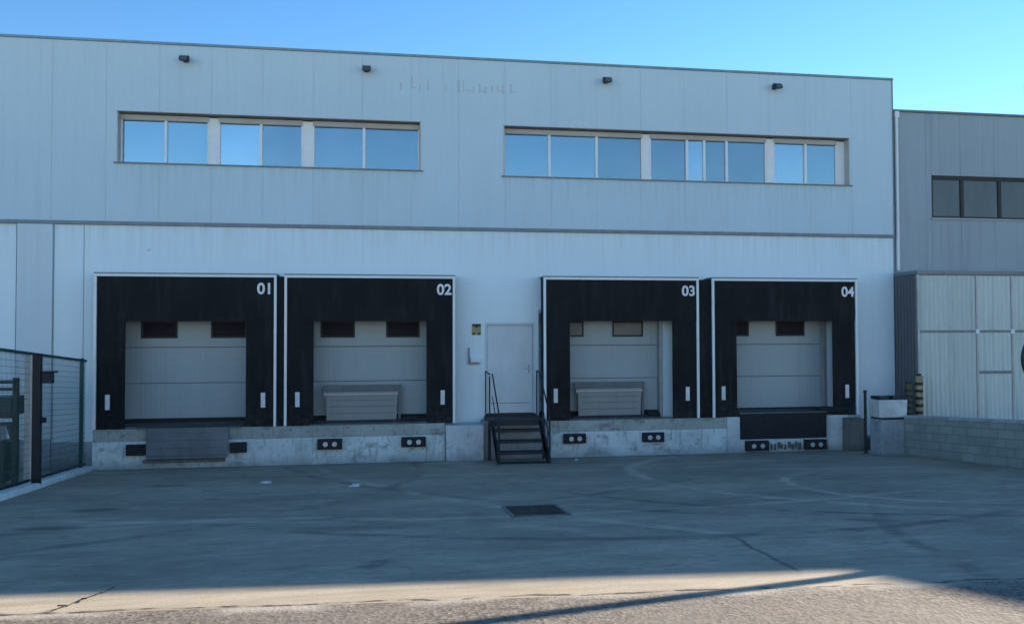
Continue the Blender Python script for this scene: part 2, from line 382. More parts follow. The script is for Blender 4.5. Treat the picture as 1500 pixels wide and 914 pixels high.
m = MB(); m.box(XL, XR-.01, .42, 26, -.2, 8.85); m.build('roof', M['roof'], B)
# lower white wall with openings
doors = [(.83, 3.73), (4.55, 7.45), (9.75, 12.62), (13.72, 16.72)]
ent = (8.53, 9.68)
m = MB(); cur = -.497
for a, c, zl, zh in sorted([(d[0], d[1], .84, 3.3) for d in doors] + [(ent[0], ent[1], .96, 3.01)]):
    m.box(cur, a, 0, .35, -.2, ZB-.08); m.box(a, c, 0, .35, zh, ZB-.08); m.box(a, c, 0, .35, -.2, zl-.003); cur = c
m.box(cur, XR-.002, 0, .35, -.2, ZB-.08); m.build('lower_wall', M['white_wall'], B)
M['pil'] = cladding('blue_grey_left_wall', (.60,.68,.72), x0=0, period=.5, var=.03, streak=.2)
m = MB(); m.box(-1.18, -.50, -.035, .35, .62, ZB-.08); m.build('pilaster', M['pil'], B)
m = MB(); m.box(XL, -1.22, .02, .35, .62, ZB-.08); m.box(-1.215, -1.185, .05, .35, .62, ZB-.08); m.build('side_wall', M['white_wall'], B)
pieces([(XL, -.5, -.05, .35, -.2, .615), (-.498, .45, -.03, -.002, -.2, .55)], 'plinth', M['conc_grey'], B)
m = MB()
for x in (.1,): m.box(x-.006, x+.006, -.003, .01, .6, ZB-.09)
m.box(-.487, -.478, -.008, .01, .6, ZB-.09)
m.build('wall_joint', M['trim'], B)
m = MB(); m.box(1.365, 1.39, -.02, 0, 4.54, 4.56); m.bar((1.38,-.01,4.55), (1.41,-.015,4.57), .008); m.build('wall_anchor', M['trim'], B)
# window bands
def window_band(W, units, yb):
    x0, x1, z0, z1 = W
    pieces([(x0-.012, x0+.012, -.036, REC+.05, z0, z1), (x1-.012, x1+.012, -.036, REC+.05, z0, z1)], 'window_reveal', M['reveal'], B)
    m = MB(); m.box(x0-.012, x1+.012, -.036, REC+.05, z1-.002, z1+.016); m.build('window_head', M['reveal_dark'], B)
    m = MB(); m.box(x0-.06, x1+.06, -.075, REC+.05, z0-.028, z0-.002); m.build('window_sill', M['trim'], B)
    m = MB(); m.box(x0, x1, yb+.05, yb+.09, z0-.02, z1+.02); m.build('window_backing', M['seam'], B)
    for u in units:                           # list of pane boundaries
        fr = MB(); a, c = u[0], u[-1]; f = .035
        fr.box(a, c, yb-.04, yb+.03, z0+.0, z0+.035)
        fr.box(a, a+f, yb-.041, yb+.03, z0+.035, z1-.126); fr.box(c-f, c, yb-.041, yb+.03, z0+.035, z1-.126)
        for x in u[1:-1]: fr.box(x-.030, x+.030, yb-.050, yb+.03, z0+.035, z1-.126)
        w = fr.build('window', M['white_metal'], B, bevel=.004)
        hd = MB().box(a, c, yb-.03, yb+.028, z1-.125, z1-.012).build('head_bar', M['reveal'], w)
        MB().box(a+.01, c-.01, yb-.038, yb-.031, z1-.140, z1-.118).build('shadow_line', M['reveal_dark'], w)  # dark strip standing in for the shadow gap above the panes
        for p, q in zip(u, u[1:]):
            g = MB(); lo = f if p == a else .03; hi = f if q == c else .03; ty = random.uniform(-.007,.007)
            g.hexa([(p+lo,yb+ty,z0+.035),(q-hi,yb-ty,z0+.035),(q-hi,yb-ty+.01,z0+.035),(p+lo,yb+ty+.01,z0+.035),
                    (p+lo,yb+ty,z1-.125),(q-hi,yb-ty,z1-.125),(q-hi,yb-ty+.01,z1-.125),(p+lo,yb+ty+.01,z1-.125)])
            g.build('pane', M[random.choice(('glass','glass','glass_pale','glass_deep'))], w)
window_band(W1, [(.755,1.67,2.56),(2.75,3.64,4.53),(4.74,5.85,7.075)], .18)
window_band(W2, [(8.985,10.05,11.17,12.28),(12.45,13.37,13.80,14.36,15.37),(15.55,16.38,17.20)], .18)
pieces([(2.56, 2.75, .15, .21, W1[2], W1[3]-.03), (4.53, 4.74, .15, .21, W1[2], W1[3]-.03)], 'window_pier', M['white_metal'], B)
pieces([(12.28, 12.45, .15, .21, W2[2], W2[3]-.03), (15.37, 15.55, .15, .21, W2[2], W2[3]-.03), (17.20, 17.41, .17, .21, W2[2], W2[3]-.03)], 'window_pier', M['white_metal'], B)
# faint traces left on the cladding by removed lettering: bare strokes, nothing legible
M['ghost'] = cladding('cladding_glue_trace', (.44,.51,.54), ribs=.09, var=.02, streak=.2)
m = MB(); random.seed(11); x = 6.45
while x < 9.15:
    z0 = 8.16 + random.uniform(0,.05); h = random.uniform(.12,.30)
    if random.random() < .72: m.box(x, x+random.uniform(.02,.05), -.0325, -.031, z0, z0+h)
    if random.random() < .35: m.box(x+.06, x+.06+random.uniform(.06,.14), -.0345, -.0312, z0+.02, z0+.05)
    x += random.uniform(.11,.26)
m.build('lettering_trace', M['ghost'], B)
# sectional dock doors
for i, (a, c) in enumerate(doors):
    y = .15; m = MB(); zs = [.985, 1.735, 2.495, 3.3]
    for p, q in zip(zs, zs[1:]): m.box(a+.015, c-.015, y, y+.05, p+.007, q-.007)
    d = m.build('dock_door', M['door_panel'], B, bevel=.006)
    MB().box(a+.02, c-.02, y+.012, y+.045, .99, 3.29).build('panel_joint', M['seam'], d)
    MB().box(a+.015, c-.015, y-.01, y+.05, .90, .985).build('bottom_seal', M['rubber'], d)
    cx = (2.28, 6.00, 11.18, 15.22)[i]
    for s in (-1, 1):
        x0, x1 = (cx-1.08, cx-.34) if s < 0 else (cx+.34, cx+1.08)
        w = MB()
        for bx in ((x0, x1, 2.69, 2.73), (x0, x1, 3.01, 3.05), (x0, x0+.04, 2.73, 3.01), (x1-.04, x1, 2.73, 3.01)): w.box(bx[0], bx[1], y-.018, y-.001, bx[2], bx[3])
        w = w.build('window', M['black_frame'], d, bevel=.005)
        lit = M['door_pane'] if i not in (2,) else None
        if i == 2: M.setdefault('pane_pale', plain('milky_door_acrylic', (.17,.165,.155), .5))
        pn = MB().box(x0+.04, x1-.04, y-.006, y-.001, 2.73, 3.01).build('window_pane', M['pane_pale'] if i == 2 else M['door_pane'], d)
    fr = MB(); fr.box(a-.003, a+.012, -.012, .2, .845, 3.3); fr.box(c-.012, c+.06, -.012, .2, .845, 3.3); fr.box(a, c, -.012, .12, 3.24, 3.31)
    fr.build('door_track', M['galv'], B)
    MB().box(a+.02, c-.02, .205, .4, .7, 3.29).build('door_backing', M['seam'], B)
# entry door
fr = MB(); a, c = ent
fr.box(a, a+.05, .02, .2, .96, 3.01); fr.box(c-.05, c, .02, .2, .96, 3.01); fr.box(a+.05, c-.05, .02, .2, 2.96, 3.01); fr.build('door_frame', M['entry_door'], B, bevel=.004)
d = MB().box(a+.058, c-.058, .055, .11, .985, 2.952).build('entry_door', M['entry_door'], B, bevel=.004)
MB().box(a+.04, c-.04, .10, .35, .90, 3.0).build('door_shadow_gap', M['seam'], B)
dl = MB()
dl.box(a+.14, c-.14, .052, .0551, 1.20, 1.215)
dl.build('kick_rail', M['trim'], d)
hn = MB(); hn.box(c-.16, c-.12, .045, .055, 1.88, 2.06); hn.bar((c-.14,.03,1.98), (c-.25,.03,1.98), .02, n=8); hn.bar((c-.14,.05,1.98), (c-.14,.03,1.98), .02, n=8); hn.build('handle', M['galv'], d)
MB().box(a, c, -.03, .06, .90, .975).build('door_threshold', M['steel_dark'], B)

# ------------------------------------------------------------------ floodlights on the parapet
lab = ['small black floodlight above the left end of the left window band', 'small black floodlight above the right end of the left window band',
       'small black floodlight above the right window band nearest its middle', 'small black floodlight at the top right near the end of the facade']
def floodlight(x, z, l, rot):
    f = thing('floodlight', (x, -.03, z), l, 'floodlight', 'floodlights along the top of the facade')
    m = MB(); m.box(x-.05, x+.05, -.045, -.031, z-.05, z+.06); m.bar((x,-.045,z+.02), (x,-.16,z+.03), .03); m.build('bracket', M['steel_dark'], f)
    m = MB(); w = .09
    m.hexa([(x-w,-.30,z-.085),(x+w,-.30,z-.085),(x+w,-.12,z-.055),(x-w,-.12,z-.055),(x-w,-.27,z+.015),(x+w,-.27,z+.015),(x+w,-.12,z+.065),(x-w,-.12,z+.065)])
    for k in range(5): m.box(x-w+.01+k*.038, x-w+.02+k*.038, -.20, -.13, z+.02, z+.062)
    m.build('housing', M['steel_dark'], f, bevel=.008)
    m = MB(); m.hexa([(x-w+.02,-.306,z-.078),(x+w-.02,-.306,z-.078),(x+w-.02,-.302,z-.078),(x-w+.02,-.302,z-.078),(x-w+.02,-.281,z-.0),(x+w-.02,-.281,z-.0),(x+w-.02,-.277,z-.0),(x-w+.02,-.277,z-.0)])
    m.build('lens', M['glass_dark'], f)
for (x, z), l in zip(((2.11,8.62),(5.91,8.59),(11.34,8.58),(15.5,8.62)), lab): floodlight(x, z, l, 0)

# ------------------------------------------------------------------ dock shelters
WS, Z0, Z1, PY = 3.60, .845, 4.015, .50
X = [.46, 4.22, 9.78, 13.70]
def make_shelter():
    s = thing('dock_shelter', (0, 0, Z0), '', 'dock shelter', 'dock shelters along the loading bays')
    m = MB()                                              # side bodies + top behind the face
    m.box(.03, .10, -PY+.05, -.004, Z0, Z1-.05); m.box(WS-.10, WS-.03, -PY+.05, -.004, Z0, Z1-.05); m.box(.03, WS-.03, -PY+.05, -.004, Z1-.05, Z1+.0)
    m.build('side_fabric', M['fabric'], s)
    m = MB(); m.box(-.005, WS+.005, -PY+.01, -.01, Z1+.0015, Z1+.03); m.build('top_flashing', M['trim'], s)
    # header curtain with soft lower edge, slightly uneven
    random.seed(5)
    def curtain(x0, x1, z0, z1, nx, nz, amp):
        mm = MB(); rows = []
        for j in range(nz+1):
            z = z0 + (z1-z0)*j/nz; rows.append([(x0+(x1-x0)*i/nx, -PY+.03 + amp*math.sin(i*1.7+j*.9)*((nz-j)/nz) , z) for i in range(nx+1)])
        back = [[(p[0], p[1]+.02, p[2]) for p in r] for r in rows]
        mm.sheet(rows); mm.sheet(back)
        return mm
    curtain(.05, WS-.05, 3.045, Z1-.055, 24, 6, .014).build('header_curtain', M['fabric'], s, smooth=True)
    for x0, x1 in ((.05, .60), (WS-.62, WS-.05)):
        m = MB(); n_ = 12; rows = []
        for j in range(9):
            z = Z0 + (3.10-Z0)*j/8
            rows.append([(x0+(x1-x0)*i_/n_, -PY+.045 + .007*math.sin(i_*1.3+j*.6)*(1-abs(j-4)/6) + .004*math.sin(j*2.1), z) for i_ in range(n_+1)])
        m.sheet(rows); m.sheet([[(p[0], p[1]+.02, p[2]) for p in rw] for rw in rows])
        c = m.build('side_curtain', M['fabric'], s, smooth=True)
        MB().box(x0+.01, x1-.01, -PY+.058, -PY+.066, Z0, 3.08).build('curtain_stay', M['black_frame'], c)
    fr = MB(); f = .052
    fr.box(0, f, -PY-.004, -PY+.05, Z0, Z1); fr.box(WS-f, WS, -PY-.004, -PY+.05, Z0, Z1); fr.box(f, WS-f, -PY-.004, -PY+.05, Z1-f, Z1)
    fr.build('frame', M['white_metal'], s, bevel=.004)
    for x in (.27, WS-.27):
        p = MB(); p.box(x-.045, x+.045, -PY+.030, -PY+.044, 1.24, 1.55).build('guide_marker', M['dirty_white'], s, bevel=.003)
    return s
proto = make_shelter()
labs = ['black dock shelter numbered 01 at the left end by the green fence', 'black dock shelter numbered 02 left of the entry door',
        'black dock shelter numbered 03 just right of the entry stairs', 'black dock shelter numbered 04 at the right end above the black pit']
for i, x in enumerate(X):
    s = proto if i == 0 else copy_tree(proto)
    s.location = (x, 0, Z0); s['label'] = labs[i]; ORG[s] = Vector((x, 0, Z0))
for i, x in enumerate(X):
    s = [o for o in bpy.data.objects if o.get('label') == labs[i]][0]
    text_mesh('0%d' % (i+1), .235, .004, 'number', M['number'], s, x+WS-.075, -PY+.018, 3.62, offset=.008, sx=1.0, align='RIGHT')

for i, g in ((1, .155), (3, .315)):
    s = [o for o in bpy.data.objects if o.get('label') == labs[i]][0]
    MB().box(X[i]-g, X[i]-.002, -.43, -.005, Z0, Z1-.03).build('side_pad', M['fabric'], s)

# ------------------------------------------------------------------ loading platform
P = thing('loading_platform', (8.9, -.25, 0), 'long raised concrete loading platform under the dock shelters with whitewashed stained face', 'loading dock')
YF = -.515
pieces([(a, c, YF+.03, -.002, .60, .84) for a, c in ((.46, 7.60), (9.86, 14.02), (17.02, 17.36))], 'upper_edge', M['conc_beige'], P, .01)
pieces([(a, c, YF, -.04, -.3, .597) for a, c in ((.46, 7.60), (9.86, 14.02), (17.02, 17.36))], 'base_wall', M['conc_white'], P, .012)
pieces([(7.602, 8.42, -.47, -.002, .60, .80), (14.022, 14.33, YF-.012, -.04, -.3, .85), (16.505, 17.015, YF-.012, -.04, -.3, .85)], 'pier', M['conc_clean'], P, .008)
pieces([(8.43, 9.85, -.46, -.04, -.3, .86)], 'stair_wall', M['conc_grey'], P)
m = MB(); m.box(9.2, 14.33, -.003, .0, -.1, .02); 
for i, (a, c) in enumerate(doors): m.box(a-.2, c+.2, -.001, .21, .70, .842)
m.build('dock_floor', M['conc_dark'], P)
# concrete block beside the stairs
m = MB(); m.box(7.61, 8.42, -.66, -.48, -.2, .80); b_ = m.build('concrete_block', M['conc_clean'], None, bevel=.012)
solo(b_, 'whitewashed concrete block left of the metal stairs', 'concrete block')

# levellers
L1 = thing('dock_leveller', (2.3, -.52, .84), 'grey steel dock leveller with its lip hanging down in front of bay 01', 'dock leveller', 'dock levellers')
m = MB(); m.box(1.30, 3.35, YF-.02, .14, .846, .862); m.build('deck', M['deck_steel'], L1)
m = MB(); m.hexa([(1.53,-.66,.24),(3.10,-.66,.24),(3.10,-.63,.24),(1.53,-.63,.24),(1.50,-.56,.87),(3.13,-.56,.87),(3.13,-.53,.87),(1.50,-.53,.87)]); 
lip = m.build('lip', M['deck_steel'], L1, bevel=.006)
m = MB()
for k in range(4): m.bar((1.56,-.575-.022*k*1.2,.76-.15*k), (3.07,-.575-.022*k*1.2,.76-.15*k), .018, .006)
m.build('lip_rib', M['deck_steel'], lip)
m = MB(); m.box(1.45, 3.05, -.60, -.53, .16, .22); m.build('lip_rest', M['conc_dark'], L1)
m = MB(); m.bar((1.5,-.545,.868), (3.13,-.545,.868), .035, n=10); m.build('hinge', M['steel_dark'], L1)
for i, (a, c, l) in enumerate(((5.00, 6.60, 'grey steel dock leveller with its lip raised upright in front of bay 02'), (10.60, 12.16, 'grey steel dock leveller with its lip raised upright in front of bay 03'))):
    L = thing('dock_leveller', ((a+c)/2, -.2, .84), l, 'dock leveller', 'dock levellers')
    m = MB(); m.box(a-.25, c+.35, YF+.03, .14, .845, .865); m.build('deck', M['deck_steel'], L)
    M.setdefault('lip_grey', cladding('raised_lip_steel', (.25,.26,.25), x0=0, period=.8, var=.05, streak=.35))
    m = MB(); y = -.06
    m.prism([(a+.06,.87),(c-.03,.87),(c-.03,1.20),(c,1.42),(c,1.52),(a,1.52),(a,1.44),(a+.05,1.38)], y, y+.03); lip = m.build('lip', M['lip_grey'], L, bevel=.004)
    m = MB()
    for z in (1.05, 1.20, 1.33): m.bar((a+.13,y-.004,z), (c-.08,y-.004,z), .008, .012)
    m.build('lip_rib', M['deck_steel'], lip)
    m = MB(); m.bar((a-.01,y-.012,1.46), (c+.01,y-.012,1.46), .055, .03); m.build('lip_edge', M['galv'], lip)
    m = MB(); m.box(a-.02, c+.03, y+.035, y+.07, 1.53, 1.66); m.bar((c+.03,y+.05,.9),(c+.05,y+.05,1.66),.05); m.build('rear_plate', M['deck_steel'], L)
    m = MB(); m.box(a-.1, c+.4, y-.10, y-.02, .866, .905); m.bar((c+.1,-.2,.93), (c+.38,-.2,.93), .07, n=10); m.build('hinge', M['steel_dark'], L)
# bay 04 pit
L4 = thing('dock_leveller', (15.4, -.45, .2), 'black lowered dock leveller pit below the door of bay 04', 'dock leveller', 'dock levellers')
m = MB(); m.box(14.335, 16.495, -.46, -.42, .33, .93); m.build('apron', M['rubber'], L4, bevel=.006)
m = MB(); m.box(14.30, 16.85, -.47, .12, .932, .965); m.build('deck', M['steel_dark'], L4)
m = MB(); m.box(16.30, 17.05, -.50, -.30, .966, 1.02); m.bar((16.4,-.4,1.03),(17.2,-.42,.99),.05,n=8); m.build('rubber_flap', M['rubber'], L4)
m = MB(); m.bar((14.335,-.47,.93),(16.495,-.47,.93),.03); m.build('lip_edge', M['deck_steel'], L4)
m = MB(); m.box(14.335, 16.495, -.50, -.41, -.2, .325); m.build('base_wall', M['conc_white'], L4)
m = MB(); random.seed(4)
for k in range(9): x = 15.08 + k*.085; m.box(x, x+random.uniform(.03,.07), -.53, -.501, .08+random.uniform(0,.05), .18+random.uniform(0,.1))
m.build('rubble', M['conc_dark'], L4, bevel=.004)

# bumpers
def bumper(x0, x1, z0, z1, bolts, l, y=YF):
    b = thing('dock_bumper', ((x0+x1)/2, y, z0), l, 'rubber bumper', 'rubber bumpers on the loading platform')
    m = MB(); m.box(x0, x1, y-.10, y-.002, z0, z1); m.build('rubber_pad', M['rubber'], b, bevel=.012)
    if bolts:
        for f in (.33, .70):
            x = x0 + (x1-x0)*f; m = MB(); z = (z0+z1)/2
            m.bar((x,y-.112,z), (x,y-.101,z), .105, n=12); m.build('bolt_plate', M['bolt'], b)
for a in ((1.13,1.50,.32,.54,0,'plain black rubber bumper left of the hanging lip of bay 01'), (3.15,3.48,.33,.54,0,'plain black rubber bumper right of the hanging lip of bay 01'),
          (4.91,5.42,.35,.57,1,'black rubber bumper with two pale bolts at the left below bay 02'), (6.66,7.18,.36,.57,1,'black rubber bumper with two pale bolts at the right below bay 02'),
          (10.20,10.70,.35,.56,1,'black rubber bumper with two pale bolts at the left below bay 03'), (12.0,12.5,.34,.55,1,'black rubber bumper with two pale bolts at the right below bay 03'),
          (14.44,15.0,.08,.31,1,'low black rubber bumper at the left foot of the bay 04 pit'), (15.88,16.42,.08,.31,1,'low black rubber bumper at the right foot of the bay 04 pit')): bumper(*a)

# ------------------------------------------------------------------ stairs
ST = thing('metal_stairs', (9.1, -1.0, 0), 'dark steel stairs with handrails leading up to the entry door', 'stairs')
X0, X1 = 8.62, 9.60
YT, YB = -.78, -1.60
m = MB(); m.box(8.50, 9.74, -.80, -.032, .885, .925); m.build('landing', M['tread'], ST, bevel=.004)
m = MB(); m.box(8.50, 9.74, -.83, -.801, .80, .93); m.build('landing_edge', M['steel_dark'], ST)
for k in range(4):
    z = .93 - .20*(k+1); y = -.80 - .24*(k+.5)
    m = MB(); m.box(X0, X1, y-.13, y+.13, z-.035, z); m.box(X0, X1, y-.133, y-.128, z-.05, z+.004)
    m.build('tread', M['tread'], ST)
for x in (X0-.03, X1+.03):
    m = MB(); m.hexa([(x-.022,-1.84,gz(-1.8)),(x+.022,-1.84,gz(-1.8)),(x+.022,-1.60,gz(-1.6)),(x-.022,-1.60,gz(-1.6)),
                      (x-.022,-1.84,gz(-1.8)+.12),(x+.022,-1.84,gz(-1.8)+.12),(x+.022,-.80,.93),(x-.022,-.80,.93)])
    m.hexa([(x-.022,-1.60,gz(-1.6)),(x+.022,-1.60,gz(-1.6)),(x+.022,-.80,.72),(x-.022,-.80,.72),(x-.022,-1.60,gz(-1.6)+.3),(x+.022,-1.60,gz(-1.6)+.3),(x+.022,-.80,.925),(x-.022,-.80,.925)])
    m.build('stringer', M['steel_dark'], ST)
for x in (X0-.03, X1+.03):
    m = MB(); xo = x + (-.06 if x < 9 else .06)
    m.bar((xo,-.10,.93), (xo,-.10,1.93), .028, n=8); m.bar((xo,-.80,.93), (xo,-.80,1.86), .03, n=8)
    m.bar((xo,-.10,1.93), (xo,-.80,1.90), .035, n=8)
    m.bar((x,-.80,1.90), (x,-1.82,1.12), .03, n=8); m.bar((x,-1.82,1.14), (x,-1.82,gz(-1.8)), .04, n=8)
    m.bar((x,-.80,1.42), (x,-1.82,.62), .018, n=8)
    m.build('handrail', M['steel_dark'], ST, smooth=False)
for x in (8.53, 9.71):
    m = MB(); m.box(x-.03, x+.03, -.79, -.73, gz(-.76)-.02, .884); m.build('support_leg', M['steel_dark'], ST)


# sign, box beside door
s = thing('warning_sign', (8.34, 0, 2.73), 'small square yellow and black sign with pale border beside the entry door', 'sign')
MB().box(8.225, 8.455, -.012, -.001, 2.725, 3.005).build('plate', M['number'], s)
MB().box(8.24, 8.44, -.016, -.0125, 2.74, 2.99).build('face', M['sign_yellow'], s)
m = MB(); m.box(8.245, 8.435, -.019, -.0165, 2.93, 2.985); m.box(8.31, 8.37, -.019, -.0165, 2.905, 2.93); m.box(8.245, 8.30, -.019, -.0165, 2.745, 2.79); m.box(8.375, 8.435, -.019, -.0165, 2.745, 2.79); m.build('pictogram', M['black_frame'], s)
s = thing('wall_box', (8.3, 0, 2.05), 'small white box with dark L-shaped shadow strip on the wall left of the entry door', 'wall box')
MB().box(8.20, 8.44, -.10, -.001, 2.13, 2.22).build('housing', M['white_metal'], s, bevel=.012)
m = MB(); m.box(8.155, 8.185, -.05, -.001, 2.09, 2.46); m.box(8.186, 8.40, -.06, -.001, 2.085, 2.118); m.build('bracket', M['trim'], s)  # dark L-shaped strips stand in for the shadow around the box

# ------------------------------------------------------------------ drain cover, litter, twigs
yc = -8.2; zc = gz(yc)
D = thing('drain_cover', (8.13, yc, zc), 'dark rectangular slotted drain grate set in the yard surface', 'drain cover')
def gy(y): return gz(y)
m = MB(); a, c, p, q = 7.77, 8.49, -8.68, -7.78
for (x0,x1,y0,y1) in ((a,c,p,p+.04),(a,c,q-.04,q),(a,a+.04,p+.04,q-.04),(c-.04,c,p+.04,q-.04)):
    m.hexa([(x0,y0,gy(y0)-.02),(x1,y0,gy(y0)-.02),(x1,y1,gy(y1)-.02),(x0,y1,gy(y1)-.02),(x0,y0,gy(y0)+.012),(x1,y0,gy(y0)+.012),(x1,y1,gy(y1)+.012),(x0,y1,gy(y1)+.012)])
m.build('frame', M['deck_steel'], D)
m = MB(); n = 11
for k in range(n):
    y0 = p+.05 + k*(q-p-.1)/n; y1 = y0+.045
    m.hexa([(a+.04,y0,gy(y0)-.01),(c-.04,y0,gy(y0)-.01),(c-.04,y1,gy(y1)-.01),(a+.04,y1,gy(y1)-.01),(a+.04,y0,gy(y0)+.011),(c-.04,y0,gy(y0)+.011),(c-.04,y1,gy(y1)+.011),(a+.04,y1,gy(y1)+.011)])
m.build('grate', M['steel_dark'], D)
m = MB(); m.sheet([[(x, y, gy(y)+.0035) for x in (a+.04, c-.04)] for y in (p+.04, q-.04)]); m.build('pit', M['black_frame'], D)
def scrap(x, y, r, l, seed):
    random.seed(seed); m = MB(); n = 9; z = gz(y); bot = []; top = []
    for k in range(n):
        t_ = 2*math.pi*k/n; rr = r*random.uniform(.6,1.15)
        bot.append(m.bm.verts.new((x+rr*math.cos(t_), y+rr*.7*math.sin(t_), z+.004))); top.append(m.bm.verts.new((x+rr*.7*math.cos(t_), y+rr*.5*math.sin(t_), z+random.uniform(.015,.05))))
    for k in range(n): m.bm.faces.new((bot[k], bot[(k+1)%n], top[(k+1)%n], top[k]))
    m.bm.faces.new(top); o = m.build('paper_scrap', M['bolt']); solo(o, l, 'litter', 'pale scraps on the yard')
scrap(5.83, -4.89, .11, 'pale crumpled scrap on the yard below bay 02', 1)
scrap(4.32, -4.0, .10, 'pale flat scrap on the yard below the gap between bays 01 and 02', 2)
scrap(10.3, -1.35, .05, 'tiny white scrap at the foot of the platform below bay 03', 3)
random.seed(8)
m = MB(); pts = [(4.20,-11.45),(4.16,-11.62),(4.08,-11.80),(4.04,-11.98),(3.98,-12.10)]
for a, c in zip(pts, pts[1:]): m.bar((a[0],a[1],gz(a[1])+.012), (c[0],c[1],gz(c[1])+.005), .007, n=5)
for a, q in ((pts[2], .05), (pts[3], -.04)): m.bar((a[0],a[1],gz(a[1])+.010), (a[0]+q,a[1]-.06,gz(a[1])+.03), .012, n=5)
o = m.build('fallen_twig', plain('dark_bark', (.02,.017,.014), .9)); solo(o, 'dark broken twig on the sunlit strip at the lower left', 'twig')

# ------------------------------------------------------------------ right end: post, pier, barrier, block wall, striped post
m = MB(); m.box(16.84, 17.20, -.92, -.54, -.1, .80); o = m.build('stained_pier', M['conc_dark'], bevel=.015); solo(o, 'dark oil stained concrete pier beside the black post below shelter 04', 'concrete pier')
PS = thing('steel_post', (16.78, -1.58, gz(-1.58)), 'thin black steel post standing at the right end of the loading platform', 'post')
m = MB(); m.bar((16.78,-1.58,gz(-1.58)-.02), (16.78,-1.58,1.44), .06, n=10); m.build('shaft', M['steel_dark'], PS)
m = MB(); m.bar((16.78,-1.58,1.44), (16.78,-1.58,1.50), .08, n=10); m.build('cap', M['steel_dark'], PS)
m = MB(); m.box(16.86, 17.40, -2.05, -1.62, .0, .90); o = m.build('concrete_pier', M['conc_grey'], bevel=.02); solo(o, 'grey concrete pier at the end of the block wall under the white trough', 'concrete pier')
BX = thing('white_trough', (17.2, -1.85, .93), 'white trough with two black bars on top resting on the grey pier', 'trough')
m = MB(); m.hexa([(16.82,-2.05,.935),(17.46,-2.05,.935),(17.46,-1.67,.935),(16.82,-1.67,.935),(16.80,-2.06,1.32),(17.48,-2.06,1.32),(17.48,-1.66,1.32),(16.80,-1.66,1.32)]); m.build('body', M['conc_clean'], BX, bevel=.02)
m = MB(); m.box(16.86, 17.38, -2.06, -1.66, .903, .934); m.build('base', M['steel_dark'], BX)
for a, c in ((16.82, 17.06), (17.14, 17.50)):
    MB().box(a, c, -2.03, -1.72, 1.331, 1.395).build('bar', M['steel_dark'], BX, bevel=.006)
WL = thing('block_wall', (17.5, -6, .4), 'low grey concrete block wall running from the pier towards the street', 'wall')
m = MB(); y0, y1 = -2.06, -11.0; h = .84
m.hexa([(17.38,y1,gz(y1)-.3),(17.58,y1,gz(y1)-.3),(17.58,y0,gz(y0)-.3),(17.38,y0,gz(y0)-.3),(17.38,y1,gz(y1)+h-.06),(17.58,y1,gz(y1)+h-.06),(17.58,y0,gz(y0)+h-.06),(17.38,y0,gz(y0)+h-.06)])
m.build('blockwork', M['blocks'], WL)
m = MB(); y = y0
while y > y1:
    e = y - .49; m.hexa([(17.36,e,gz(e)+h-.058),(17.60,e,gz(e)+h-.058),(17.60,y,gz(y)+h-.058),(17.36,y,gz(y)+h-.058),(17.36,e,gz(e)+h),(17.60,e,gz(e)+h),(17.60,y,gz(y)+h),(17.36,y,gz(y)+h)]); y = e-.008
m.build('coping', M['conc_grey'], WL, bevel=.006)
# raised yard of the neighbour behind the wall
m = MB(); m.box(17.602, 60, -11, .3, -.4, .30); tag(m.build('neighbour_yard', M['conc_grey']), kind='structure')
def striped(x, y, l, ztop, w, dk):
    p = thing('striped_post', (x, y, .3), l, 'bollard', 'striped posts beside the metal clad porch')
    m = MB(); m.bar((x,y,.3), (x,y,ztop), w, n=14); m.build('shaft', dk, p, smooth=False)
    n = 6
    for k in range(n):
        z = .75 + k*(ztop-.8)/n; m = MB(); m.bar((x,y,z), (x,y,z+.07), w+.008, n=14); m.build('black_band', M['black_frame'], p)
    m = MB(); m.bar((x,y,ztop), (x,y,ztop+.05), w*.6, n=14); m.build('cap', M['steel_dark'], p)
striped(18.36, -1.2, 'yellow post with black bands in front of the galvanised porch doors', 1.78, .16, M['yellow'])
striped(18.13, -1.15, 'dirty olive post with black bands in front of the dark porch side', 1.60, .17, worn('dirty_olive_paint', (.10,.085,.03), .4, 9, .7))

# ------------------------------------------------------------------ neighbouring building
N = thing('neighbouring_warehouse', (24, 0, 0), 'lower darker grey warehouse on the right with smoked windows and metal clad porch', 'building')
NL, NR, NT_, NY = 18.60, 23.14, 8.20, .10
NW = (19.70, 23.0, 5.60, 6.66)
m = MB(); k = 0; x = 18.60
while x < NR:
    c = min(x + .95, NR)
    cuts = sorted({x, c, *[q for q in (NW[0],) if x < q < c]})
    for u, w in zip(cuts, cuts[1:]):
        if u + .01 >= NW[0] and w <= NW[1]+.21: m.box(u+.003, w-.003, NY, NY+.08, 4.22, NW[2]); m.box(u+.003, w-.003, NY, NY+.08, NW[3], NT_)
        else: m.box(u+.003, w-.003, NY, NY+.08, 4.22, NT_)
    x = c
m.build('wall_cladding', M['clad_dark'], N)
m = MB(); m.box(NL, NW[0]-.02, NY+.01, NY+.3, -.2, NT_-.02); m.box(NW[0]-.02, NR, NY+.01, NY+.3, -.2, NW[2]-.02); m.box(NW[0]-.02, NR, NY+.01, NY+.3, NW[3]+.02, NT_-.02); m.box(NL,NR,.42,24,-.2,NT_-.1); m.build('wall_core', M['seam'], N)
m = MB(); m.box(NL, NR, NY-.05, NY+.4, NT_+.002, NT_+.055); m.build('parapet_cap', M['trim'], N, bevel=.006)
m = MB(); m.box(NW[0], NR, NY+.02, NY+.06, NW[3]-.10, NW[3]-.001); m.box(NW[0], NR, NY+.02, NY+.06, NW[2], NW[2]+.05); m.box(NW[0], NW[0]+.05, NY+.02, NY+.06, NW[2]+.05, NW[3]-.1)
